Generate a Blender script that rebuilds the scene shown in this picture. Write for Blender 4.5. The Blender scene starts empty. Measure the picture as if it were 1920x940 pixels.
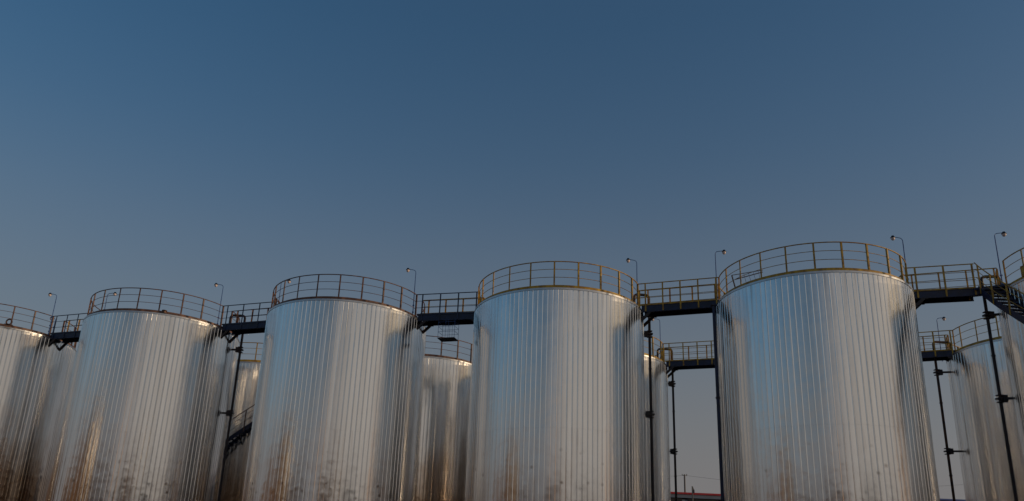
import bpy, bmesh, math, random
from mathutils import Vector, Matrix
R_=math.radians
scene=bpy.context.scene
C=scene.collection

# ---------------------------------------------------------------- camera
f_px,pitch,roll=1466.45,0.30729,0.04317
cp,sp,cr,sr=math.cos(pitch),math.sin(pitch),math.cos(roll),math.sin(roll)
fw=Vector((0,cp,sp)); up0=Vector((0,-sp,cp)); rt0=Vector((1,0,0))
rt=cr*rt0+sr*up0; up=-sr*rt0+cr*up0
cd=bpy.data.cameras.new('camera'); cam=bpy.data.objects.new('camera',cd); C.objects.link(cam)
M=Matrix((rt,up,-fw)).transposed().to_4x4(); M.translation=(0,0,1.6); cam.matrix_world=M
cd.sensor_width=36; cd.lens=f_px/1920*36
cd.shift_x=(960-925.53)/1920; cd.shift_y=(607.6-470)/1920
cd.clip_start=0.1; cd.clip_end=8000
scene.camera=cam

# ---------------------------------------------------------------- light
SUN_AZ=R_(103)      # clockwise from +Y (view direction)
SUN_EL=R_(5)
w=bpy.data.worlds.new('World'); scene.world=w; w.use_nodes=True
nt=w.node_tree; bg=nt.nodes['Background']
sky=nt.nodes.new('ShaderNodeTexSky'); sky.sky_type='NISHITA'; sky.sun_disc=False
sky.sun_elevation=SUN_EL; sky.sun_rotation=SUN_AZ
sky.air_density=1.0; sky.dust_density=2.5; sky.ozone_density=2.2; sky.altitude=100
hsv=nt.nodes.new('ShaderNodeHueSaturation'); hsv.inputs['Saturation'].default_value=1.38; hsv.inputs['Value'].default_value=1.46
nt.links.new(sky.outputs[0],hsv.inputs['Color'])
# thin evening haze low in the sky, whiter and thicker behind the camera where the low sun lights it
wtc=nt.nodes.new('ShaderNodeTexCoord'); wsx=nt.nodes.new('ShaderNodeSeparateXYZ'); nt.links.new(wtc.outputs['Generated'],wsx.inputs[0])
veil=nt.nodes.new('ShaderNodeValToRGB'); cr_=veil.color_ramp; cr_.interpolation='B_SPLINE'
cr_.elements[0].position=0; cr_.elements[0].color=(1,1,1,1); cr_.elements[1].position=1; cr_.elements[1].color=(.10,)*3+(1,)
for p_,v_ in ((.10,.96),(.17,.84),(.25,.66),(.38,.40),(.49,.22),(.62,.14)):
    e_=cr_.elements.new(p_); e_.color=(v_,v_,v_,1)
nt.links.new(wsx.outputs['Z'],veil.inputs[0])
dt=nt.nodes.new('ShaderNodeVectorMath'); dt.operation='DOT_PRODUCT'; dt.inputs[1].default_value=(math.sin(R_(140)),math.cos(R_(140)),0)
nt.links.new(wtc.outputs['Generated'],dt.inputs[0])
gl=nt.nodes.new('ShaderNodeMapRange'); gl.interpolation_type='SMOOTHSTEP'; gl.inputs['From Min'].default_value=.42; gl.inputs['From Max'].default_value=.95
nt.links.new(dt.outputs['Value'],gl.inputs[0])
hcol=nt.nodes.new('ShaderNodeMix'); hcol.data_type='RGBA'; hcol.inputs[6].default_value=(1.78,1.67,1.70,1); hcol.inputs[7].default_value=(3.25,2.98,2.72,1)
nt.links.new(gl.outputs[0],hcol.inputs[0])
dl=nt.nodes.new('ShaderNodeVectorMath'); dl.operation='DOT_PRODUCT'; dl.inputs[1].default_value=(math.sin(R_(-118)),math.cos(R_(-118)),0)
nt.links.new(wtc.outputs['Generated'],dl.inputs[0])
ll=nt.nodes.new('ShaderNodeMapRange'); ll.interpolation_type='SMOOTHSTEP'; ll.inputs['From Min'].default_value=.42; ll.inputs['From Max'].default_value=.86
le=nt.nodes.new('ShaderNodeMapRange'); le.interpolation_type='SMOOTHSTEP'; le.inputs['From Min'].default_value=.13; le.inputs['From Max'].default_value=.30; le.inputs['To Min'].default_value=0; le.inputs['To Max'].default_value=.34
nt.links.new(wsx.outputs['Z'],le.inputs[0])
lx=nt.nodes.new('ShaderNodeMath'); lx.operation='MULTIPLY'; nt.links.new(ll.outputs[0],lx.inputs[0]); nt.links.new(le.outputs[0],lx.inputs[1])
ly=nt.nodes.new('ShaderNodeMath'); ly.operation='SUBTRACT'; ly.inputs[0].default_value=1; nt.links.new(lx.outputs[0],ly.inputs[1])
nt.links.new(dl.outputs['Value'],ll.inputs[0])
vl=nt.nodes.new('ShaderNodeMath'); vl.operation='MULTIPLY'; nt.links.new(veil.outputs[0],vl.inputs[0]); nt.links.new(ly.outputs[0],vl.inputs[1])
va=nt.nodes.new('ShaderNodeMath'); va.operation='MULTIPLY_ADD'; va.inputs[1].default_value=.35; va.use_clamp=True
nt.links.new(gl.outputs[0],va.inputs[0]); nt.links.new(vl.outputs[0],va.inputs[2])
# warm glow low down round the sun
dsn=nt.nodes.new('ShaderNodeVectorMath'); dsn.operation='DOT_PRODUCT'; dsn.inputs[1].default_value=(math.sin(SUN_AZ),math.cos(SUN_AZ),0)
nt.links.new(wtc.outputs['Generated'],dsn.inputs[0])
w1=nt.nodes.new('ShaderNodeMapRange'); w1.interpolation_type='SMOOTHSTEP'; w1.inputs['From Min'].default_value=.93; w1.inputs['From Max'].default_value=.995
nt.links.new(dsn.outputs['Value'],w1.inputs[0])
w2=nt.nodes.new('ShaderNodeMapRange'); w2.interpolation_type='SMOOTHSTEP'; w2.inputs['From Min'].default_value=.30; w2.inputs['From Max'].default_value=.08
nt.links.new(wsx.outputs['Z'],w2.inputs[0])
w3=nt.nodes.new('ShaderNodeMath'); w3.operation='MULTIPLY'; nt.links.new(w1.outputs[0],w3.inputs[0]); nt.links.new(w2.outputs[0],w3.inputs[1])
wm=nt.nodes.new('ShaderNodeMix'); wm.data_type='RGBA'; wm.inputs[7].default_value=(4.2,2.2,.95,1)
nt.links.new(w3.outputs[0],wm.inputs[0]); nt.links.new(hcol.outputs[2],wm.inputs[6])
hm=nt.nodes.new('ShaderNodeMix'); hm.data_type='RGBA'; nt.links.new(va.outputs[0],hm.inputs[0]); nt.links.new(hsv.outputs[0],hm.inputs[6]); nt.links.new(wm.outputs[2],hm.inputs[7])
nt.links.new(hm.outputs[2],bg.inputs[0]); bg.inputs[1].default_value=0.15
sd=bpy.data.lights.new('sun','SUN'); sun=bpy.data.objects.new('sun',sd); C.objects.link(sun)
sd.energy=2.4; sd.angle=R_(0.6); sd.color=(1.0,0.76,0.50)
sdir=Vector((math.sin(SUN_AZ)*math.cos(SUN_EL),math.cos(SUN_AZ)*math.cos(SUN_EL),math.sin(SUN_EL)))
sun.rotation_euler=sdir.to_track_quat('Z','Y').to_euler()
scene.view_settings.view_transform='Standard'; scene.view_settings.look='None'
scene.view_settings.gamma=1; scene.view_settings.use_curve_mapping=False
scene.view_settings.exposure=-0.5

# ---------------------------------------------------------------- helpers
def nodes(m): return m.node_tree.nodes,m.node_tree.links
def mat(name,col,rough=.6,metal=0,var=.12,scale=6,col2=None,bump=0,stretch=1.0,spec=.5):
    m=bpy.data.materials.new(name); m.use_nodes=True; n,l=nodes(m); b=n['Principled BSDF']
    b.inputs['Metallic'].default_value=metal; b.inputs['Specular IOR Level'].default_value=spec
    tc=n.new('ShaderNodeTexCoord'); mp=n.new('ShaderNodeMapping'); mp.inputs['Scale'].default_value=(1,1,stretch)
    l.new(tc.outputs['Object'],mp.inputs[0])
    no=n.new('ShaderNodeTexNoise'); no.inputs['Scale'].default_value=scale; no.inputs['Detail'].default_value=5
    l.new(mp.outputs[0],no.inputs['Vector'])
    rp=n.new('ShaderNodeValToRGB'); rp.color_ramp.elements[0].position=.38; rp.color_ramp.elements[1].position=.62
    c2=col2 or tuple(c*(1-var) for c in col)
    rp.color_ramp.elements[0].color=(*c2,1); rp.color_ramp.elements[1].color=(*col,1)
    l.new(no.outputs['Fac'],rp.inputs[0]); l.new(rp.outputs[0],b.inputs['Base Color'])
    mr=n.new('ShaderNodeMapRange'); mr.inputs['To Min'].default_value=rough*.85; mr.inputs['To Max'].default_value=min(1,rough*1.15)
    l.new(no.outputs['Fac'],mr.inputs[0]); l.new(mr.outputs[0],b.inputs['Roughness'])
    if bump:
        bp=n.new('ShaderNodeBump'); bp.inputs['Strength'].default_value=bump; bp.inputs['Distance'].default_value=.02
        l.new(no.outputs['Fac'],bp.inputs['Height']); l.new(bp.outputs[0],b.inputs['Normal'])
    return m

def cladding(name,seed,brown_tint=.25,ztop=4.0,dent=.002):
    m=bpy.data.materials.new(name); m.use_nodes=True; n,l=nodes(m); b=n['Principled BSDF']
    b.inputs['Metallic'].default_value=1
    tc=n.new('ShaderNodeTexCoord')
    def noise(scale,st,detail=3,off=0):
        mp=n.new('ShaderNodeMapping'); mp.inputs['Scale'].default_value=st; mp.inputs['Location'].default_value=(seed*7.3+off,seed*3.1,off)
        l.new(tc.outputs['Object'],mp.inputs[0])
        t=n.new('ShaderNodeTexNoise'); t.inputs['Scale'].default_value=scale; t.inputs['Detail'].default_value=detail
        l.new(mp.outputs[0],t.inputs['Vector']); return t.outputs['Fac']
    streak=noise(5,(1,1,.10),4,1)      # long vertical weathering streaks
    wave=noise(1.6,(1,1,.8),2,5)       # oil canning
    fine=noise(9,(1,1,.35),2,9)
    # panel to panel tone
    at=n.new('ShaderNodeAttribute'); at.attribute_name='panel_tone'
    rp=n.new('ShaderNodeMapRange'); rp.inputs['To Min'].default_value=.80; rp.inputs['To Max'].default_value=.90
    l.new(at.outputs['Fac'],rp.inputs[0])
    ms=n.new('ShaderNodeMapRange'); ms.inputs['From Min'].default_value=.3; ms.inputs['From Max'].default_value=.7
    ms.inputs['To Min'].default_value=.92; ms.inputs['To Max'].default_value=1.04
    l.new(streak,ms.inputs[0])
    mu=n.new('ShaderNodeMath'); mu.operation='MULTIPLY'; l.new(rp.outputs[0],mu.inputs[0]); l.new(ms.outputs[0],mu.inputs[1])
    hs=n.new('ShaderNodeCombineColor'); hs.mode='HSV'; hs.inputs[0].default_value=.09; hs.inputs[1].default_value=.035; l.new(mu.outputs[0],hs.inputs[2])
    # sparse dark spots painted on the lower courses as reflections in small dents
    vo=n.new('ShaderNodeTexVoronoi'); vo.inputs['Scale'].default_value=2.6; vo.inputs['Randomness'].default_value=1
    mp=n.new('ShaderNodeMapping'); mp.inputs['Location'].default_value=(seed*2.2,seed,0); l.new(tc.outputs['Object'],mp.inputs[0]); l.new(mp.outputs[0],vo.inputs['Vector'])
    s1=n.new('ShaderNodeMapRange'); s1.inputs['From Min'].default_value=.22; s1.inputs['From Max'].default_value=.05; l.new(vo.outputs['Distance'],s1.inputs[0])
    sx=n.new('ShaderNodeSeparateXYZ'); l.new(tc.outputs['Object'],sx.inputs[0])
    s2=n.new('ShaderNodeMapRange'); s2.inputs['From Min'].default_value=6.2; s2.inputs['From Max'].default_value=4.3; l.new(sx.outputs['Z'],s2.inputs[0])
    s3=noise(.9,(1,1,1),2,14); s4=n.new('ShaderNodeMapRange'); s4.inputs['From Min'].default_value=.47; s4.inputs['From Max'].default_value=.55; l.new(s3,s4.inputs[0])
    a=n.new('ShaderNodeMath'); a.operation='MULTIPLY'; l.new(s1.outputs[0],a.inputs[0]); l.new(s2.outputs[0],a.inputs[1])
    c=n.new('ShaderNodeMath'); c.operation='MULTIPLY'; l.new(a.outputs[0],c.inputs[0]); l.new(s4.outputs[0],c.inputs[1])
    d=n.new('ShaderNodeMath'); d.operation='MULTIPLY'; l.new(c.outputs[0],d.inputs[0]); d.inputs[1].default_value=.85
    mx=n.new('ShaderNodeMix'); mx.data_type='RGBA'; l.new(d.outputs[0],mx.inputs[0]); l.new(hs.outputs[0],mx.inputs[6]); mx.inputs[7].default_value=(.16,.11,.08,1)
    drip=noise(11,(1,1,.035),3,21)
    d1=n.new('ShaderNodeMapRange'); d1.inputs['From Min'].default_value=.56; d1.inputs['From Max'].default_value=.70; l.new(drip,d1.inputs[0])
    zr=n.new('ShaderNodeValToRGB'); z_=zr.color_ramp; z_.elements[0].position=0; z_.elements[0].color=(.9,.9,.9,1); z_.elements[1].position=1; z_.elements[1].color=(.8,.8,.8,1)
    for p_,v_ in ((.30,.35),(.45,.10),(.552,.55),(.558,.05),(.82,.05),(.985,.7)):
        e_=z_.elements.new(p_); e_.color=(v_,v_,v_,1)
    zd=n.new('ShaderNodeMath'); zd.operation='DIVIDE'; zd.inputs[1].default_value=11.7; l.new(sx.outputs['Z'],zd.inputs[0]); l.new(zd.outputs[0],zr.inputs[0])
    d2=n.new('ShaderNodeMath'); d2.operation='MULTIPLY'; l.new(d1.outputs[0],d2.inputs[0]); l.new(zr.outputs[0],d2.inputs[1])
    d3=n.new('ShaderNodeMath'); d3.operation='MULTIPLY'; l.new(d2.outputs[0],d3.inputs[0]); d3.inputs[1].default_value=.45
    m3=n.new('ShaderNodeMix'); m3.data_type='RGBA'; l.new(d3.outputs[0],m3.inputs[0]); l.new(mx.outputs[2],m3.inputs[6]); m3.inputs[7].default_value=(.30,.20,.13,1)
    # brown tint on the lower courses, painted-in warm reflections and rust, ragged upper edge
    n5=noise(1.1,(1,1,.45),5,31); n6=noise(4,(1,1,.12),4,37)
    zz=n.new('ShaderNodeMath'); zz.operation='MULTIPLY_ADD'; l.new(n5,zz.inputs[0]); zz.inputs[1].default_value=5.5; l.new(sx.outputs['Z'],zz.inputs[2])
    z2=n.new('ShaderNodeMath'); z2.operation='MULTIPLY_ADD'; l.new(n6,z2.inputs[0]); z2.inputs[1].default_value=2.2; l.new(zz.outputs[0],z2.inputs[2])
    zm=n.new('ShaderNodeMapRange'); zm.interpolation_type='SMOOTHSTEP'; zm.inputs['From Min'].default_value=ztop+6; zm.inputs['From Max'].default_value=ztop+1; zm.inputs['To Max'].default_value=brown_tint; l.new(z2.outputs[0],zm.inputs[0])
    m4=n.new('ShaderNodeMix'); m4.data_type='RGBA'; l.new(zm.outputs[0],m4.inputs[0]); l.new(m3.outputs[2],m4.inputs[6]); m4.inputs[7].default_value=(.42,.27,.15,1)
    l.new(m4.outputs[2],b.inputs['Base Color'])
    mr=n.new('ShaderNodeMapRange'); mr.inputs['From Min'].default_value=.3; mr.inputs['From Max'].default_value=.7
    mr.inputs['To Min'].default_value=.15; mr.inputs['To Max'].default_value=.22
    l.new(streak,mr.inputs[0]); l.new(mr.outputs[0],b.inputs['Roughness'])
    b1=n.new('ShaderNodeBump'); b1.inputs['Strength'].default_value=.5; b1.inputs['Distance'].default_value=.022; l.new(wave,b1.inputs['Height'])
    b2=n.new('ShaderNodeBump'); b2.inputs['Strength'].default_value=.25; b2.inputs['Distance'].default_value=.003; l.new(fine,b2.inputs['Height']); l.new(b1.outputs[0],b2.inputs['Normal'])
    # dents in the lower half, where the sheets have been leaned on
    dn=noise(3.2,(1,1,.9),1,44); dm=n.new('ShaderNodeMapRange'); dm.inputs['From Min'].default_value=8.0; dm.inputs['From Max'].default_value=4.5; l.new(sx.outputs['Z'],dm.inputs[0])
    dq=n.new('ShaderNodeMapRange'); dq.inputs['From Min'].default_value=.45; dq.inputs['From Max'].default_value=.75; l.new(dn,dq.inputs[0])
    dh=n.new('ShaderNodeMath'); dh.operation='MULTIPLY'; l.new(dq.outputs[0],dh.inputs[0]); l.new(dm.outputs[0],dh.inputs[1])
    b3=n.new('ShaderNodeBump'); b3.inputs['Strength'].default_value=.6; b3.inputs['Distance'].default_value=dent; l.new(dh.outputs[0],b3.inputs['Height']); l.new(b2.outputs[0],b3.inputs['Normal'])
    l.new(b3.outputs[0],b.inputs['Normal'])
    return m

OCHRE=mat('ochre_rail_paint',(.62,.37,.03),.5,col2=(.30,.15,.02),scale=5)
TAN=mat('rusty_primer_rail_paint',(.22,.11,.065),.55,col2=(.08,.04,.03),scale=5)
NAVY=mat('navy_steel_paint',(.008,.019,.068),.42,col2=(.006,.010,.03),scale=4)
NAVYRAIL=mat('navy_rail_paint',(.015,.028,.08),.4,col2=(.02,.02,.03),scale=7)
DARK=mat('dark_pipe_paint',(.022,.02,.022),.5,col2=(.045,.022,.018),scale=3)
RUST=mat('rusted_pipe',(.12,.055,.03),.7,col2=(.04,.025,.02),scale=8)
GALV=mat('galvanised_trim',(.62,.62,.62),.35,metal=1,scale=5)
ROOF=mat('roof_sheet',(.50,.49,.47),.42,metal=1,scale=2)
WHITE=mat('lamp_globe_glass',(.80,.64,.58),.25,scale=3)
BLACK=mat('lamp_cap_black',(.012,.012,.014),.4)
LAMPPOLE=mat('lamp_pole_blue',(.05,.12,.32),.4,scale=5)

class MB:
    def __init__(s): s.v=[];s.f=[];s.sm=[]
    def add(s,vs,fs,smooth=False):
        o=len(s.v); s.v+= [tuple(x) for x in vs]; s.f+=[tuple(i+o for i in f) for f in fs]; s.sm+=[smooth]*len(fs)
    def box(s,c,d,rz=0):
        hx,hy,hz=d[0]/2,d[1]/2,d[2]/2; ca,sa=math.cos(rz),math.sin(rz)
        vs=[(c[0]+x*ca-y*sa,c[1]+x*sa+y*ca,c[2]+z) for z in(-hz,hz) for x,y in((-hx,-hy),(hx,-hy),(hx,hy),(-hx,hy))]
        s.add(vs,[(3,2,1,0),(4,5,6,7),(0,1,5,4),(1,2,6,5),(2,3,7,6),(3,0,4,7)])
    def bar(s,a,b,wd,ht,upv=(0,0,1)):
        a,b=Vector(a),Vector(b); d=(b-a).normalized(); u=Vector(upv)
        if abs(d.dot(u))>.98: u=Vector((1,0,0))
        x=d.cross(u).normalized()*wd/2; y=x.cross(d).normalized()*ht/2
        vs=[p+i*x+j*y for p in(a,b) for i,j in((-1,-1),(1,-1),(1,1),(-1,1))]
        s.add(vs,[(3,2,1,0),(4,5,6,7),(0,1,5,4),(1,2,6,5),(2,3,7,6),(3,0,4,7)])
    def tube(s,pts,r,n=8,cap=True):
        pts=[Vector(p) for p in pts]; rings=[]; prev=None
        for i,p in enumerate(pts):
            t=((pts[min(i+1,len(pts)-1)]-pts[max(i-1,0)])).normalized()
            if prev is None:
                u=Vector((0,0,1)) if abs(t.z)<.9 else Vector((1,0,0)); x=t.cross(u).normalized()
            else: x=(prev-t*prev.dot(t)).normalized()
            prev=x; y=t.cross(x)
            rr=r[i] if isinstance(r,(list,tuple)) else r
            rings.append([p+rr*(math.cos(2*math.pi*k/n)*x+math.sin(2*math.pi*k/n)*y) for k in range(n)])
        vs=[q for g in rings for q in g]; fs=[]
        for i in range(len(pts)-1):
            for k in range(n): fs.append((i*n+k,i*n+(k+1)%n,(i+1)*n+(k+1)%n,(i+1)*n+k))
        s.add(vs,fs,True)
        if cap: 
            o=len(s.v); s.v+= [tuple(q) for q in rings[0]+rings[-1]]
            s.f+=[tuple(o+n-1-k for k in range(n)),tuple(o+n+k for k in range(n))]; s.sm+=[False,False]
    def lathe(s,c,prof,n=20,smooth=True):
        vs=[(c[0]+r*math.cos(2*math.pi*k/n),c[1]+r*math.sin(2*math.pi*k/n),c[2]+z) for r,z in prof for k in range(n)]
        fs=[(i*n+k,i*n+(k+1)%n,(i+1)*n+(k+1)%n,(i+1)*n+k) for i in range(len(prof)-1) for k in range(n)]
        s.add(vs,fs,smooth)
    def band(s,r0,r1,z0,z1,a0,a1,seg=None):
        seg=seg or max(2,int(abs(a1-a0)/3)); vs=[]
        for k in range(seg+1):
            a=R_(a0+(a1-a0)*k/seg); ca,sa=math.cos(a),math.sin(a)
            vs+=[(r0*ca,r0*sa,z0),(r1*ca,r1*sa,z0),(r1*ca,r1*sa,z1),(r0*ca,r0*sa,z1)]
        fs=[]
        for k in range(seg):
            for j in range(4): fs.append((4*k+j,4*k+(j+1)%4,4*k+4+(j+1)%4,4*k+4+j))
        if abs(a1-a0)<359.9: fs+=[(3,2,1,0),(4*seg,4*seg+1,4*seg+2,4*seg+3)]
        s.add(vs,fs)
    def mesh(s,name,m):
        me=bpy.data.meshes.new(name); me.from_pydata(s.v,[],s.f); me.materials.append(m)
        me.polygons.foreach_set('use_smooth',s.sm); me.update()
        bm=bmesh.new(); bm.from_mesh(me); bmesh.ops.recalc_face_normals(bm,faces=bm.faces); bm.to_mesh(me); bm.free()
        return me
    def build(s,name,m,parent=None): return obj(name,s.mesh(name,m),parent)
def obj(name,me,parent=None,loc=(0,0,0),rz=0):
    o=bpy.data.objects.new(name,me); C.objects.link(o); o.location=loc; o.rotation_euler=(0,0,rz)
    if parent: o.parent=parent
    return o
def tag(o,label=None,cat=None,group=None,kind=None):
    if label:o['label']=label
    if cat:o['category']=cat
    if group:o['group']=group
    if kind:o['kind']=kind
    return o
def thing(name,loc,label,cat,group=None,rz=0): return tag(obj(name,None,None,loc,rz),label,cat,group)

# ---------------------------------------------------------------- setting
def struct(name,mb,m): return tag(mb.build(name,m),kind='structure')
g=MB(); n=64; g.add([(4000*math.cos(2*math.pi*k/n),4000*math.sin(2*math.pi*k/n),0) for k in range(n)],[tuple(range(n))])
struct('ground',g,mat('dry_gravel_ground',(.24,.15,.09),.95,col2=(.12,.075,.045),scale=.25,bump=.3))

# ---------------------------------------------------------------- tanks
ZR=11.69; RW=3.425; RR=3.30; HR=1.10
random.seed(4)
CT={'T1':(-24.899,38.42),'T2':(-15.558,35.603),'T3':(-6.4,32.881),'T4':(2.63,30.475),'T5':(11.878,27.671),'T6':(21.078,24.716)}
CT['T7']=(30.3,21.8)
for k in range(2,7):
    x,y=CT['T%d'%k]; CT['B%d'%k]=(x+2.791,y+8.124)
NP=114; LAP=6.5
def wall_mesh(rnd,m):
    vs=[];fs=[];tone=[]
    PR=[(rnd.gauss(0,.0019),rnd.gauss(0,.0019),rnd.uniform(.0008,.0025),min(1,max(0,rnd.gauss(.5,.25)))) for _ in range(NP)]
    for (z0,z1,dr) in ((0,LAP+.03,0),(LAP,ZR,.006)):
        for p in range(NP):
            a0=2*math.pi*p/NP; da=2*math.pi/NP; rib=.042/RW
            t0,t1,bulge,tn=PR[p]; t0+=rnd.gauss(0,.0005); t1+=rnd.gauss(0,.0005)
            prof=[]
            for q in (0,.25,.5,.75,1):
                a=a0+rib+(da-rib)*q
                prof.append((a,RW+dr+t0*(1-q)+t1*q+bulge*4*q*(1-q)-.0004))
            lev=[z0,z1]
            b=len(vs)
            for z in lev:
                for a,r in prof: vs.append((r*math.cos(a),r*math.sin(a),z))
            for j in range(4): fs.append((b+j,b+j+1,b+5+j+1,b+5+j)); tone.append(tn)
            # standing seam: one folded lip between this panel and the one before
            b=len(vs)
            rp=[(a0-.0003,RW+dr-.002),(a0+rib*.37,RW+dr+.010),(a0+rib*.63,RW+dr+.010),(a0+rib*1.01,RW+dr-.002)]
            for z in (z0,z1):
                for a,r in rp: vs.append((r*math.cos(a),r*math.sin(a),z))
            for j in range(3): fs.append((b+j,b+j+1,b+4+j+1,b+4+j)); tone.append(.6)
    me=bpy.data.meshes.new('wall'); me.from_pydata(vs,[],fs); me.materials.append(m)
    at=me.attributes.new('panel_tone','FLOAT','FACE'); at.data.foreach_set('value',tone)
    sm=[]
    for _ in range(2*NP): sm+= [True]*4+[False]*3
    me.polygons.foreach_set('use_smooth',sm); me.update(); return me
CL=[cladding('aluminium_cladding_%s'%s,i+1,dent=d_) for i,(s,d_) in enumerate((('bright',.0015),('soft',.0022),('dented',.0042)))]
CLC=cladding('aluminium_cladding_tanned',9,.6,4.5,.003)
CLB=[cladding('aluminium_cladding_warm_tint_%s'%s,i+5,.85,6.5,.009) for i,s in enumerate(('brown','mottled'))]  # stronger brown tint, warm reflections painted into the colour

post_cache={}
def post_mesh(m):
    if m.name not in post_cache:
        b=MB(); # L angle: radial leg + tangential leg, local +x outwards
        b.box((0,0,HR/2-.02),(.055,.008,HR-.0)); b.box((.0275,.0265,HR/2-.02),(.007,.053,HR-.0))
        b.box((0,.01,.0),(.09,.08,.012))
        post_cache[m.name]=b.mesh('post',m)
    return post_cache[m.name]

def arc_tube(b,r,z,a0,a1,rad,n=6):
    seg=max(3,int(abs(a1-a0)/3)); b.tube([(r*math.cos(R_(a0+(a1-a0)*k/seg)),r*math.sin(R_(a0+(a1-a0)*k/seg)),z) for k in range(seg+1)],rad,n)
def tank(key,label,group,railm,arcs,phase,kickm=None,seed=1):
    x,y=CT[key]; t=thing('storage_tank',(x,y,0),label,'storage tank',group)
    rnd=random.Random(seed*17+3)
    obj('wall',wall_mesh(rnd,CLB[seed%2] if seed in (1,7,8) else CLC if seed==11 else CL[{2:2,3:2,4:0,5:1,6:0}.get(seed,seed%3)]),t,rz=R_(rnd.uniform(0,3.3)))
    b=MB(); b.lathe((0,0,0),[(RW-.03,ZR-.06),(RW+.024,ZR-.06),(RW+.024,ZR+.012),(RW-.06,ZR+.03)],108,False); b.build('rim_trim',GALV,t)
    b=MB(); b.lathe((0,0,0),[(RW-.05,ZR+.02),(1.2,ZR+.22),(.3,ZR+.30),(0.001,ZR+.31)],72); rf=b.build('roof',ROOF,t)
    kb=MB(); kb.band(RR-.02,RR+.035,ZR+.045,ZR+.15,0,360,120)
    for k in range(24):
        a=R_(k*15+4); kb.box((RR*math.cos(a),RR*math.sin(a),ZR+.03),(.06,.1,.05),a)
    kb.build('kick_plate',kickm or railm,t)
    g=MB()
    for a0,a1 in arcs:
        arc_tube(g,RR,ZR+HR,a0,a1,.021,8)
        arc_tube(g,RR-.02,ZR+.15+(HR-.15)*.345,a0,a1,.0105,6); arc_tube(g,RR-.02,ZR+.15+(HR-.15)*.68,a0,a1,.0105,6)
    gr=g.build('guard_rail',railm,t)
    for a0,a1 in arcs:
        angs=[a0,a1]
        k=math.ceil((a0-phase+6)/15.65)
        while phase+k*15.65<a1-6: angs.append(phase+k*15.65); k+=1
        if a1-a0>359: angs=angs[1:]
        for a in angs:
            obj('post',post_mesh(railm),gr,((RR)*math.cos(R_(a)),(RR)*math.sin(R_(a)),ZR+.02),R_(a))
    return t
FULL=[(-10,160),(172,337.5)]
tk={}
G1='tanks of the near row'; G2='tanks of the row behind'
tk['T1']=tank('T1','leftmost tank of the near row, cut by the left edge of the photo',G1,TAN,FULL,321.6,seed=1)
tk['T2']=tank('T2','second near tank from the left, rust brown rail, pipe and stairs at its right',G1,TAN,FULL,271.2,seed=2)
tk['T3']=tank('T3','third near tank from the left, rust brown rail, hanging cage right of it',G1,TAN,FULL,272.3,seed=3)
tk['T4']=tank('T4','middle silver tank with yellow rail, left of the widest gap of sky',G1,OCHRE,FULL,261.8,seed=4)
tk['T5']=tank('T5','largest silver tank with yellow rail and a small ladder on its roof',G1,OCHRE,FULL,250.6,seed=5)
tk['T6']=tank('T6','silver tank cut by the right edge, stairs winding down its front',G1,OCHRE,[(-10,155),(168.5,337.5)],202,seed=6)
tk['T7']=tank('T7','next tank of the near row, beyond the right edge of the photo',G1,OCHRE,FULL,250,seed=12)
tk['B2']=tank('B2','farther tank seen in the slot behind the second and third near tanks',G2,OCHRE,FULL,272.6,seed=7)
tk['B3']=tank('B3','farther tank behind the hanging cage, brown rail',G2,TAN,[(-10,160),(273.3,337.5)],288,seed=8)
tk['B4']=tank('B4','farther tank peeking out right of the middle tank, pipe beside it',G2,OCHRE,FULL,314,seed=9)
tk['B5']=tank('B5','farther tank hidden behind the largest near tank',G2,OCHRE,FULL,250,seed=10)
tk['B6']=tank('B6','farther tank at the right behind the long dark pipe, its rail below the bridge',G2,OCHRE,FULL,181.9,seed=11)

# roof fittings
def ring_fitting(key,p,label,kind):
    b=MB()
    x,y=CT[key]; t=tk[key]
    if kind=='ring':
        b.tube([(p[0]-x+.13*math.cos(q*math.pi/8),p[1]-y,ZR+.18+.13*math.sin(q*math.pi/8)) for q in range(17)],.035,8,False); b.box((p[0]-x,p[1]-y,ZR+.05),(.3,.2,.03))
        o=b.build('lifting_eye',TAN,t)
    else:
        b.lathe((p[0]-x,p[1]-y,ZR+.04),[(.11,0),(.11,.03),(.06,.03),(.06,.12),(.11,.12),(.11,.15),(.0,.15)],14,False); o=b.build('roof_nozzle',TAN,t)
    if label:o['label']=label
ring_fitting('T1',(-22.75,35.30),None,'ring'); ring_fitting('T2',(-17.05,32.80),None,'n'); ring_fitting('T2',(-14.35,32.50),None,'n')
ring_fitting('T3',(-8.2,30.35),None,'n'); ring_fitting('B3',(-3.0,38.0),None,'n')
b=MB(); b.box((17.75-21.078,24.25-24.716,ZR+.28),(.16,.20,.36),R_(10)); b.build('junction_box',OCHRE,tk['T6'])

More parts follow.
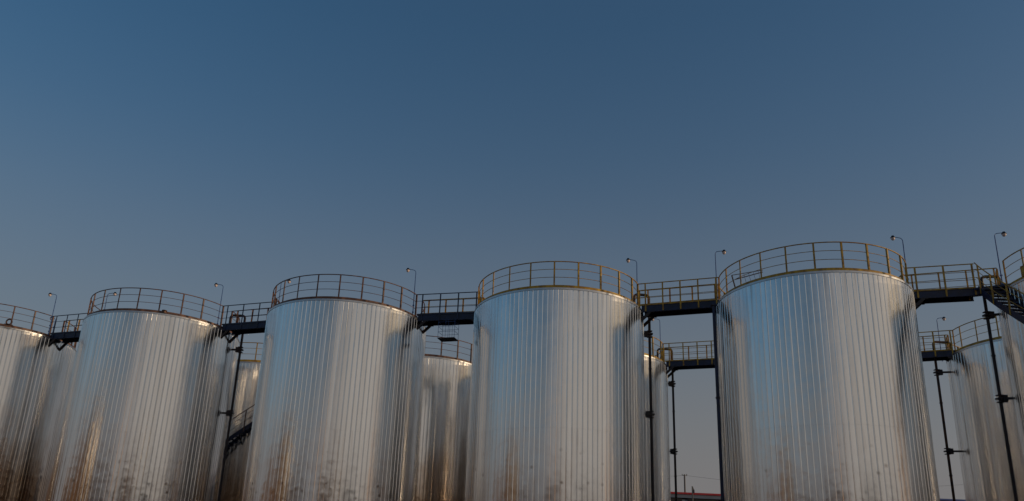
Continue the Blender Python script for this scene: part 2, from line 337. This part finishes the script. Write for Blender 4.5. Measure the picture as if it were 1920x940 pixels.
# ---------------------------------------------------------------- bridges
def bridge(key1,key2,label,group,near_m,rear_m,ends=None,kneeR=True,post_rear=None):
    c1,c2=Vector(CT[key1]),Vector(CT[key2])
    def pt(c,a,r=RR): return Vector((c.x+r*math.cos(R_(a)),c.y+r*math.sin(R_(a))))
    n0,n1=pt(c1,-22.5,3.32),pt(c2,172.3,3.33); r0,r1=pt(c1,-10,3.34),pt(c2,160.5,3.34)
    if ends: n1,r1=Vector(ends[0]),Vector(ends[1])
    u=(n1-n0).normalized(); nn=Vector((-u.y,u.x)); W=(r0-n0).dot(nn)
    o=n0; L=(n1-n0).length
    ang=math.atan2(u.y,u.x)
    t=thing('footbridge',(o.x,o.y,ZR),label,'footbridge',group,rz=ang)
    # local frame: x along, y towards rear
    def loc(p): d=p-o; return Vector((d.dot(u),d.dot(nn)))
    lr0,lr1=loc(r0),loc(r1); W=(lr0.y+lr1.y)/2
    x0=.12; x1=L+.02
    zt=.16
    for yy,nm in ((0,'n'),(W,'r')):
        b=MB(); b.box(((x0+x1)/2,yy,zt-.125),(x1-x0,.010,.25)); 
        s=1 if nm=='n' else -1
        for z in (zt-.006,zt-.244): b.box(((x0+x1)/2,yy+s*.035,z),(x1-x0-.002,.06,.011))
        b.build('beam',NAVY,t)
    b=MB(); b.box(((x0+x1)/2,W/2,zt+.012),(x1-x0,W+.05,.012))
    k=x0+.1
    while k<x1-.1: b.box((k,W/2,zt-.07),(.04,W-.03,.12)); k+=.45
    b.build('deck',NAVY,t)
    for side,(ya,yb,xa,xb,m) in {'n':(0,0,0,L,near_m),'r':(lr0.y,lr1.y,lr0.x,lr1.x,rear_m)}.items():
        b=MB(); sy=-.012 if side=='n' else .012
        P=lambda q,z:(xa+(xb-xa)*q,ya+(yb-ya)*q+sy,z)
        b.tube([P(0,HR),P(1,HR)],.021,8)
        for z in (.5,.8): b.tube([P(0,z),P(1,z)],.0105,6)
        b.bar(P(.02,.20),P(.98,.20),.006,.07)
        gr=b.build('guard_rail',m,t)
        ln=abs(xb-xa); cnt=max(2,round(ln/.68)); sh=.28/ln if side=='n' else .10
        for i in range(cnt):
            q=sh+(1-sh-.03)*i/(cnt-1); b=MB(); p=P(q,0)
            b.box((p[0],p[1]+sy*1.2,.52),(.055,.008,1.18)); b.box((p[0]-.0245,p[1]-sy*1.2,.54),(.006,.034,1.10))
            b.build('post',m,gr)
    if kneeR:
        for yy in (0.02,W-.02):
            b=MB(); b.bar((.46,yy,-.09),(.06,yy,-.45),.09,.10); b.box((.5,yy,-.105),(.2,.1,.02)); b.build('knee_brace',DARK,t)
    if not ends:
        for yy in (0.02,W-.02):
            b=MB(); x=x1-.02; b.add([(x-.34,yy-.01,-.09),(x+.16,yy-.01,-.09),(x+.16,yy-.01,-.45),(x-.34,yy+.01,-.09),(x+.16,yy+.01,-.09),(x+.16,yy+.01,-.45)],
              [(0,1,2),(5,4,3),(0,3,4,1),(1,4,5,2),(2,5,3,0)]); b.build('gusset',DARK,t)
    return t,o,u,nn,L,W
GB='footbridges between the near tanks'; GC='footbridges between the farther tanks'
br={}
br[1]=bridge('T1','T2','dark footbridge between the leftmost tank and the second near tank',GB,NAVYRAIL,OCHRE)
br[2]=bridge('T2','T3','navy footbridge between the second and third near tanks',GB,NAVYRAIL,TAN)
br[3]=bridge('T3','T4','navy footbridge with a small cage hanging beneath it',GB,NAVYRAIL,OCHRE)
br[4]=bridge('T4','T5','navy and yellow footbridge between the middle tank and the largest tank',GB,OCHRE,OCHRE)
br[5]=bridge('T5','T6','footbridge right of the largest tank, leading to the winding stairs',GB,OCHRE,OCHRE,ends=((17.02,25.75),(18.02,26.02)))
br[6]=bridge('B4','B5','farther footbridge seen below, in the widest gap of sky',GC,OCHRE,OCHRE)
br[7]=bridge('B5','B6','farther footbridge seen below, right of the largest tank',GC,OCHRE,OCHRE)

# end landing of the right hand bridge (part of it)
t=br[5][0]; inv=Matrix.Rotation(-math.atan2(br[5][2].y,br[5][2].x),4,'Z')@Matrix.Translation((-br[5][1].x,-br[5][1].y,-ZR))
def lw(x,y,z): return inv@Vector((x,y,z))
b=MB(); c6=Vector(CT['T6'])
pl=[(16.90,25.70),(17.80,25.15),(18.05,26.0),(17.25,26.45)]
vs=[lw(x,y,ZR+z) for z in(.10,.172) for x,y in pl]; b.add(vs,[(3,2,1,0),(4,5,6,7),(0,1,5,4),(1,2,6,5),(2,3,7,6),(3,0,4,7)]); b.build('landing',NAVY,t)

# stairs winding round a tank
def stair(key,a_top,dirn,label,span,nsteps=62,z_top=ZR+.16):
    cx,cy=CT[key]; t=thing('winding_stair',(cx,cy,0),label,'stairs','stairs winding round a tank')
    ri,ro=RW+.09,RW+.78; drop=z_top/ (span); pz=lambda q:z_top*(1-q)
    def P(r,q,z): a=R_(a_top+dirn*span*q); return (r*math.cos(a),r*math.sin(a),pz(q)+z)
    N=90
    for r in (ri,ro):
        b=MB(); vs=[]
        for k in range(N+1):
            q=k/N; vs+=[P(r-.004,q,-.20),P(r+.004,q,-.20),P(r+.004,q,.06),P(r-.004,q,.06)]
        fs=[(4*k+j,4*k+(j+1)%4,4*k+4+(j+1)%4,4*k+4+j) for k in range(N) for j in range(4)]+[(3,2,1,0),(4*N,4*N+1,4*N+2,4*N+3)]
        b.add(vs,fs); b.build('stringer',NAVY,t)
    for k in range(nsteps):
        q=(k+.5)/nsteps; b=MB(); w=.42/nsteps
        A=[P(ri+.006,q-w,0),P(ro-.006,q-w,0),P(ro-.006,q+w,0),P(ri+.006,q+w,0)]; zz=pz(q)-.03
        b.add([(p[0],p[1],zz+d) for d in(-.03,0) for p in A],[(3,2,1,0),(4,5,6,7),(0,1,5,4),(1,2,6,5),(2,3,7,6),(3,0,4,7)]); b.build('tread',NAVY,t)
    b=MB()
    for z,rad in ((.92,.02),(.68,.0105),(.36,.0105)): b.tube([P(ro+.01,k/N,z) for k in range(N+1)],rad,6)
    gr=b.build('guard_rail',OCHRE if key=='T6' else TAN,t)
    for k in range(20):
        q=.012+k*.0515; p=P(ro+.012,q,0); a=R_(a_top+dirn*span*q); b=MB(); b.box((0,0,.37),(.045,.008,1.08)); b.box((.02,.018,.37),(.006,.036,1.07))
        o=b.build('post',OCHRE if key=='T6' else TAN,gr); o.location=p; o.rotation_euler=(0,0,a+math.pi/2)
    b=MB()
    for k in range(1,9):
        q=k/9; p=P(RW,q,-.1); p2=P(ro,q,-.15); p3=P(RW,q,-.6); b.bar(p,p2,.05,.06); b.bar(p2,p3,.05,.05)
    b.build('wall_bracket',DARK,t)
    return t
stair('T6',168,1,'dark stairs winding down the front of the tank at the right edge',176)
stair('B2',339.6,-1,'dark stairs winding round the farther tank in the narrow slot',202,70)

# ---------------------------------------------------------------- hanging cage
t=thing('hanging_cage',(-1.88,31.35,10.78),'small blue work cage hanging beneath a footbridge','cage',rz=R_(-17))
b=MB(); b.box((0,0,0),(.74,.52,.03)); b.build('floor',DARK,t)
b=MB()
for sx in (-.36,.36):
    for sy in (-.25,.25): b.bar((sx,sy,0),(sx,sy,.80),.012,.012)
for sx in (-.04,.08): b.bar((sx,-.25,0),(sx,-.25,.80),.010,.010); b.bar((sx,.25,0),(sx,.25,.80),.009,.009)
for z in (.28,.5,.7):
    for sy in (-.25,.25): b.bar((-.36,sy,z),(.36,sy,z),.010,.010)
    for sx in (-.36,.36): b.bar((sx,-.25,z),(sx,.25,z),.010,.010)
b.build('frame',LAMPPOLE,t)

# small ladder on the roof of the big tank
t=thing('roof_ladder',(8.75,27.0,ZR+.05),'small dark ladder frame leaning on the largest tank roof inside the rail','ladder')
b=MB(); b.bar((0,0,.72),(.14,.02,.10),.045,.03); b.bar((0,0,.72),(1.2,.1,1.02),.022,.022); b.bar((.14,.05,.58),(1.2,.12,.95),.03,.03); b.build('stringer',DARK,t)
for k in range(5):
    x=.28+.18*k; b=MB(); z=.72+.25*x; b.bar((x,.03,z),(x+.12,.12,z-.42),.012,.012); b.build('rung',LAMPPOLE,t)

# ---------------------------------------------------------------- riser pipes
def riser(x,y,xi,yi,ztop,key,label,brz,leanpts=None):
    t=thing('riser_pipe',(x,y,0),label,'pipe','riser pipes beside the tanks')
    b=MB(); r=.055; k=.14
    dx,dy=xi-x,yi-y; L=math.hypot(dx,dy); ux,uy=dx/L,dy/L
    pts=[(0,0,0),(0,0,4),(0,0,8),(0,0,ztop-k)]
    for a in (22,45,68): pts.append((ux*k*(1-math.cos(R_(a))),uy*k*(1-math.cos(R_(a))),ztop-k+k*math.sin(R_(a))))
    pts+=[(ux*k,uy*k,ztop),(ux*(L-k),uy*(L-k),ztop)]
    for a in (22,45,68): pts.append((ux*(L-k+k*math.sin(R_(a))),uy*(L-k+k*math.sin(R_(a))),ztop-k+k*math.cos(R_(a))))
    pts+=[(dx,dy,ztop-k),(dx,dy,ZR+.02)]
    b.tube(pts,r,10)
    for z in (3.2,6.4,9.6): b.lathe((0,0,z),[(.056,-.02),(.072,-.02),(.072,.02),(.056,.02)],12,False)
    b.build('pipe',DARK if key!='B6' else RUST,t)
    cx,cy=CT[key]; d=Vector((cx-x,cy-y)); D=d.length-RW; d.normalize()
    for z in brz:
        b=MB(); b.box((0,0,z),(.24,.20,.06)); b.box((.0,0,z+.12),(.20,.17,.035)); b.box((.0,0,z-.12),(.20,.17,.035)); b.box((d.x*.13,d.y*.13,z),(.17,.12,.24))
        b.bar((d.x*.05,d.y*.05,z),(d.x*(D+.01),d.y*(D+.01),z),.075,.075); b.build('bracket',DARK,t)
    return t
riser(-11.75,35.3,-12.43,35.3,12.67,'T2','long dark pipe beside the second near tank, left of the winding stairs',(11.0,8.0,3.0))
riser(6.33,30.25,5.72,30.2,12.72,'T4','long dark pipe standing along the right side of the middle tank',(11.05,7.75,3.2))
riser(17.66,26.4,18.25,26.3,12.58,'T6','long dark pipe in front of the farther right tank, crossing it from the bridge down',(11.1,8.05,3.2))
riser(9.14,38.3,8.41,38.3,12.80,'B4','thin dark pipe in the widest gap of sky, beside the farther tank',(11.0,7.6,3.4))
riser(20.06,34.0,20.86,34.0,12.44,'B6','rusty brown pipe in the narrow gap right of the largest tank',(11.0,7.45,3.4))
t=thing('support_column',(8.30,27.93,0),'slim dark column under the bridge end against the largest tank','column')
b=MB(); b.tube([(0,0,0),(0,0,ZR-.1)],.062,12); b.box((0,0,.02),(.3,.3,.04)); b.box((0,0,ZR-.12),(.2,.2,.04)); b.build('shaft',NAVY,t)
for z in (4,8): 
    b=MB(); b.lathe((0,0,z),[(.063,-.03),(.085,-.03),(.085,.03),(.063,.03)],12,False); b.build('collar',DARK,t)

# ---------------------------------------------------------------- gooseneck lamps
def lamp(x,y,sx,label,h=2.1,z0=ZR+.1,arm=.30,lean=0.0):
    t=thing('gooseneck_lamp',(x,y,z0),label,'lamp','gooseneck lamps on the tank rims')
    b=MB(); pts=[(0,0,0),(0,0,h*.5),(0,0,h-.1)]
    for a in (30,60,85): pts.append((sx*.12*(1-math.cos(R_(a))),0,h-.1+.12*math.sin(R_(a))))
    pts.append((sx*arm,0,h+.05)); b.tube(pts,[.02,.02,.016]+[.013]*(len(pts)-3),8); 
    b.box((0,0,.5),(.07,.05,.05)); b.box((0,0,.2),(.07,.05,.05)); b.build('pole',LAMPPOLE,t)
    b=MB(); c=(sx*(arm+.05),0,h+.02)
    b.lathe(c,[(.0,.075),(.045,.07),(.055,.03),(.085,.005),(.085,-.01),(.0,-.012)],16); hd=b.build('lamp_cap',BLACK,t)
    b=MB(); b.lathe(c,[(.068,-.012)]+[(.072*math.cos(R_(q)),-.03-.085*math.sin(R_(q))) for q in range(0,91,15)],16); b.build('globe',WHITE,hd)
lamp(-21.84,37.07,-1,'leftmost tall lamp with bent neck, on the leftmost tank')
lamp(-12.73,34.57,-1,'bent-neck lamp where the second near tank meets its right bridge')
lamp(-3.45,31.58,-1,'bent-neck lamp on the right rim of the third near tank')
lamp(5.70,29.44,-1,'bent-neck lamp on the right rim of the middle tank')
lamp(8.53,28.18,1,'bent-neck lamp turned right, on the left rim of the largest tank')
lamp(14.86,26.23,-1,'bent-neck lamp turned left, on the right rim of the largest tank')
lamp(17.78,25.50,1,'rightmost bent-neck lamp, above the winding stairs')
lamp(-18.90,36.23,1,'lamp seen through the rail of the second near tank',h=2.0)
lamp(-9.78,33.65,1,'lamp just above the left rail of the third near tank')
lamp(20.91,34.89,1,'lamp below the right bridge, on the farther right tank')
lamp(8.27,37.0,-1,'lamp below the bridge in the widest gap of sky, on the farther tank',h=2.15)
lamp(-21.95,37.6,-1,'short lamp on the leftmost bridge beside the tall one',h=.95,z0=ZR+.17,arm=.16)

# ---------------------------------------------------------------- sheds, pole, wires in the gaps
GREYM=mat('blue_grey_sheet',(.16,.19,.25),.6,scale=1); REDM=mat('red_roof_edge',(.45,.02,.03),.5); BLU=mat('blue_roof_sheet',(.05,.09,.30),.5,scale=1)
DK=mat('dark_bay_interior',(.02,.02,.024),.8)
def shed(x0,x1,y,zt,label,edge,bays):
    t=thing('shed',((x0+x1)/2,y+8,0),label,'shed'); hw=(x1-x0)/2
    b=MB(); b.box((0,0,zt/2-.3),(2*hw,16,zt-.6)); b.build('wall',GREYM,t)
    b=MB(); b.add([(-hw-.2,-8.3,zt-.16),(hw+.2,-8.3,zt-.16),(hw+.2,8.3,zt-.16),(-hw-.2,8.3,zt-.16),(-hw-.2,-8.3,zt),(hw+.2,-8.3,zt),(hw+.2,8.3,zt),(-hw-.2,8.3,zt)],
      [(3,2,1,0),(4,5,6,7),(0,1,5,4),(1,2,6,5),(2,3,7,6),(3,0,4,7)]); b.build('roof',edge,t)
    if bays:
        b=MB(); b.box((0,-8.15,zt-.32),(2*hw,.1,.30)); b.build('fascia',GREYM,t)
        k=-hw+1
        while k<hw-3:
            b=MB(); b.box((k+1.2,-8.02,(zt-.5)/2),(2.4,.08,zt-.5)); b.build('bay_shade',DK,t)  # dark panel paints the shade inside an open bay
            k+=2.95
    return t
shed(2,33,70,8.98,'long shed with red roof edge over dark bays, low in the widest gap','%s'and REDM,True)
shed(36,60,72,9.62,'shed with plain blue roof, low in the narrow right gap',BLU,False)
CON=mat('weathered_pole',(.16,.15,.14),.8,scale=4)
def upole(x,y,h,label):
    t=thing('utility_pole',(x,y,0),label,'utility pole','utility poles along the wire')
    b=MB(); b.tube([(0,0,0),(0,0,h)],[.14,.085],10); b.build('shaft',CON,t)
    b=MB(); b.box((0,0,h-.12),(.6,.06,.05)); b.lathe((.25,0,h-.08),[(.03,0),(.05,.05),(.03,.12),(0,.13)],8); b.lathe((-.25,0,h-.08),[(.03,0),(.05,.05),(.03,.12),(0,.13)],8); b.build('crossarm',CON,t)
upole(19.5,88.5,12.95,'thin utility pole above the red edged shed') if False else upole(22.13,88.5,12.95,'thin utility pole rising above the red edged shed')
upole(62.0,90.0,14.6,'utility pole hidden behind the right tanks')
def wire(a,b_,sag,label):
    b=MB(); N=24; b.tube([tuple(a[i]+(b_[i]-a[i])*k/N-(sag*4*(k/N)*(1-k/N) if i==2 else 0) for i in range(3)) for k in range(N+1)],.010,5)
    tag(b.build('wire',BLACK),label,'wire','wires between the utility poles')
wire((22.13,88.5,12.85),(62,90,14.4),1.25,'overhead wire sagging right from the thin utility pole')
wire((-16,88.0,13.0),(22.13,88.5,12.85),1.1,'overhead wire running left from the thin utility pole')
t=thing('yard_light',(17.64,68.0,0),'short yard light post just above the red edged roof','lamp post')
b=MB(); b.tube([(0,0,0),(0,0,9.34)],[.09,.05],8); b.bar((0,0,9.3),(.10,0,9.02),.06,.10); b.build('post',CON,t)
b=MB(); b.box((.12,0,8.9),(.10,.12,.30)); b.build('lamp_head',BLACK,t)

# ---------------------------------------------------------------- what stands behind the photographer, mirrored in the tanks
PL=mat('pale_plaster',(.34,.27,.19),.85,scale=.4,bump=.1); BRK=mat('brown_brick',(.22,.12,.07),.85,scale=3); GL=mat('dark_window_glass',(.03,.035,.04),.15)
def works(x,y,w_,d_,h,rz,m,label):
    t=thing('works_building',(x,y,0),label,'building','buildings facing the tanks across the yard',rz=rz)
    b=MB(); b.box((0,0,h/2),(w_,d_,h)); b.build('wall',m,t)
    b=MB(); b.box((0,0,h+.12),(w_+.5,d_+.5,.24)); b.build('roof',GREYM,t)
    for fl in range(int((h-1)//3.2)):
        n_=int(w_//3)
        for k in range(n_):
            for sy in (1,):
                b=MB(); b.box((-w_/2+w_*(k+.5)/n_,sy*(d_/2+.01),1.9+fl*3.2),(1.3,.06,1.5)); b.build('window',GL,t)
works(-62,-6,20,12,15.5,R_(-75),PL,'pale plastered building across the yard, behind the photographer')
works(-4,-34,22,10,9.5,R_(-30),BRK,'low brown brick building across the yard, behind the photographer')
works(34,-30,20,10,8.5,R_(20),PL,'low pale building across the yard, behind the photographer')
def wood(n,a0,a1,d0,d1,h0,h1,m,label,seed):
    rnd=random.Random(seed); b=MB()
    for k in range(n):
        a=R_(rnd.uniform(a0,a1)); d=rnd.uniform(d0,d1); top=h0+(h1-h0)*(.5+.5*math.sin(a*23+seed))*rnd.random()**.6
        hh=rnd.uniform(1.2,top); cx,cy=math.sin(a)*d,math.cos(a)*d; s_=rnd.uniform(.7,1.7)
        b.lathe((cx,cy,hh-s_),[(0,0),(s_*.8,s_*.5),(s_,s_),(s_*.7,s_*1.6),(0,s_*2)],6,False)
    tag(b.build('woodland',m),label,'woodland',kind='stuff')
wood(420,95,225,58,75,4,10,mat('woodland_foliage',(.09,.065,.035),.9,scale=1.5),'dark woodland edge behind the photographer',9)
wood(520,225,298,50,66,7,15,mat('bare_autumn_woodland',(.34,.19,.085),.9,scale=1.2,col2=(.16,.08,.04)),'brown sunlit woodland edge left of the yard',5)
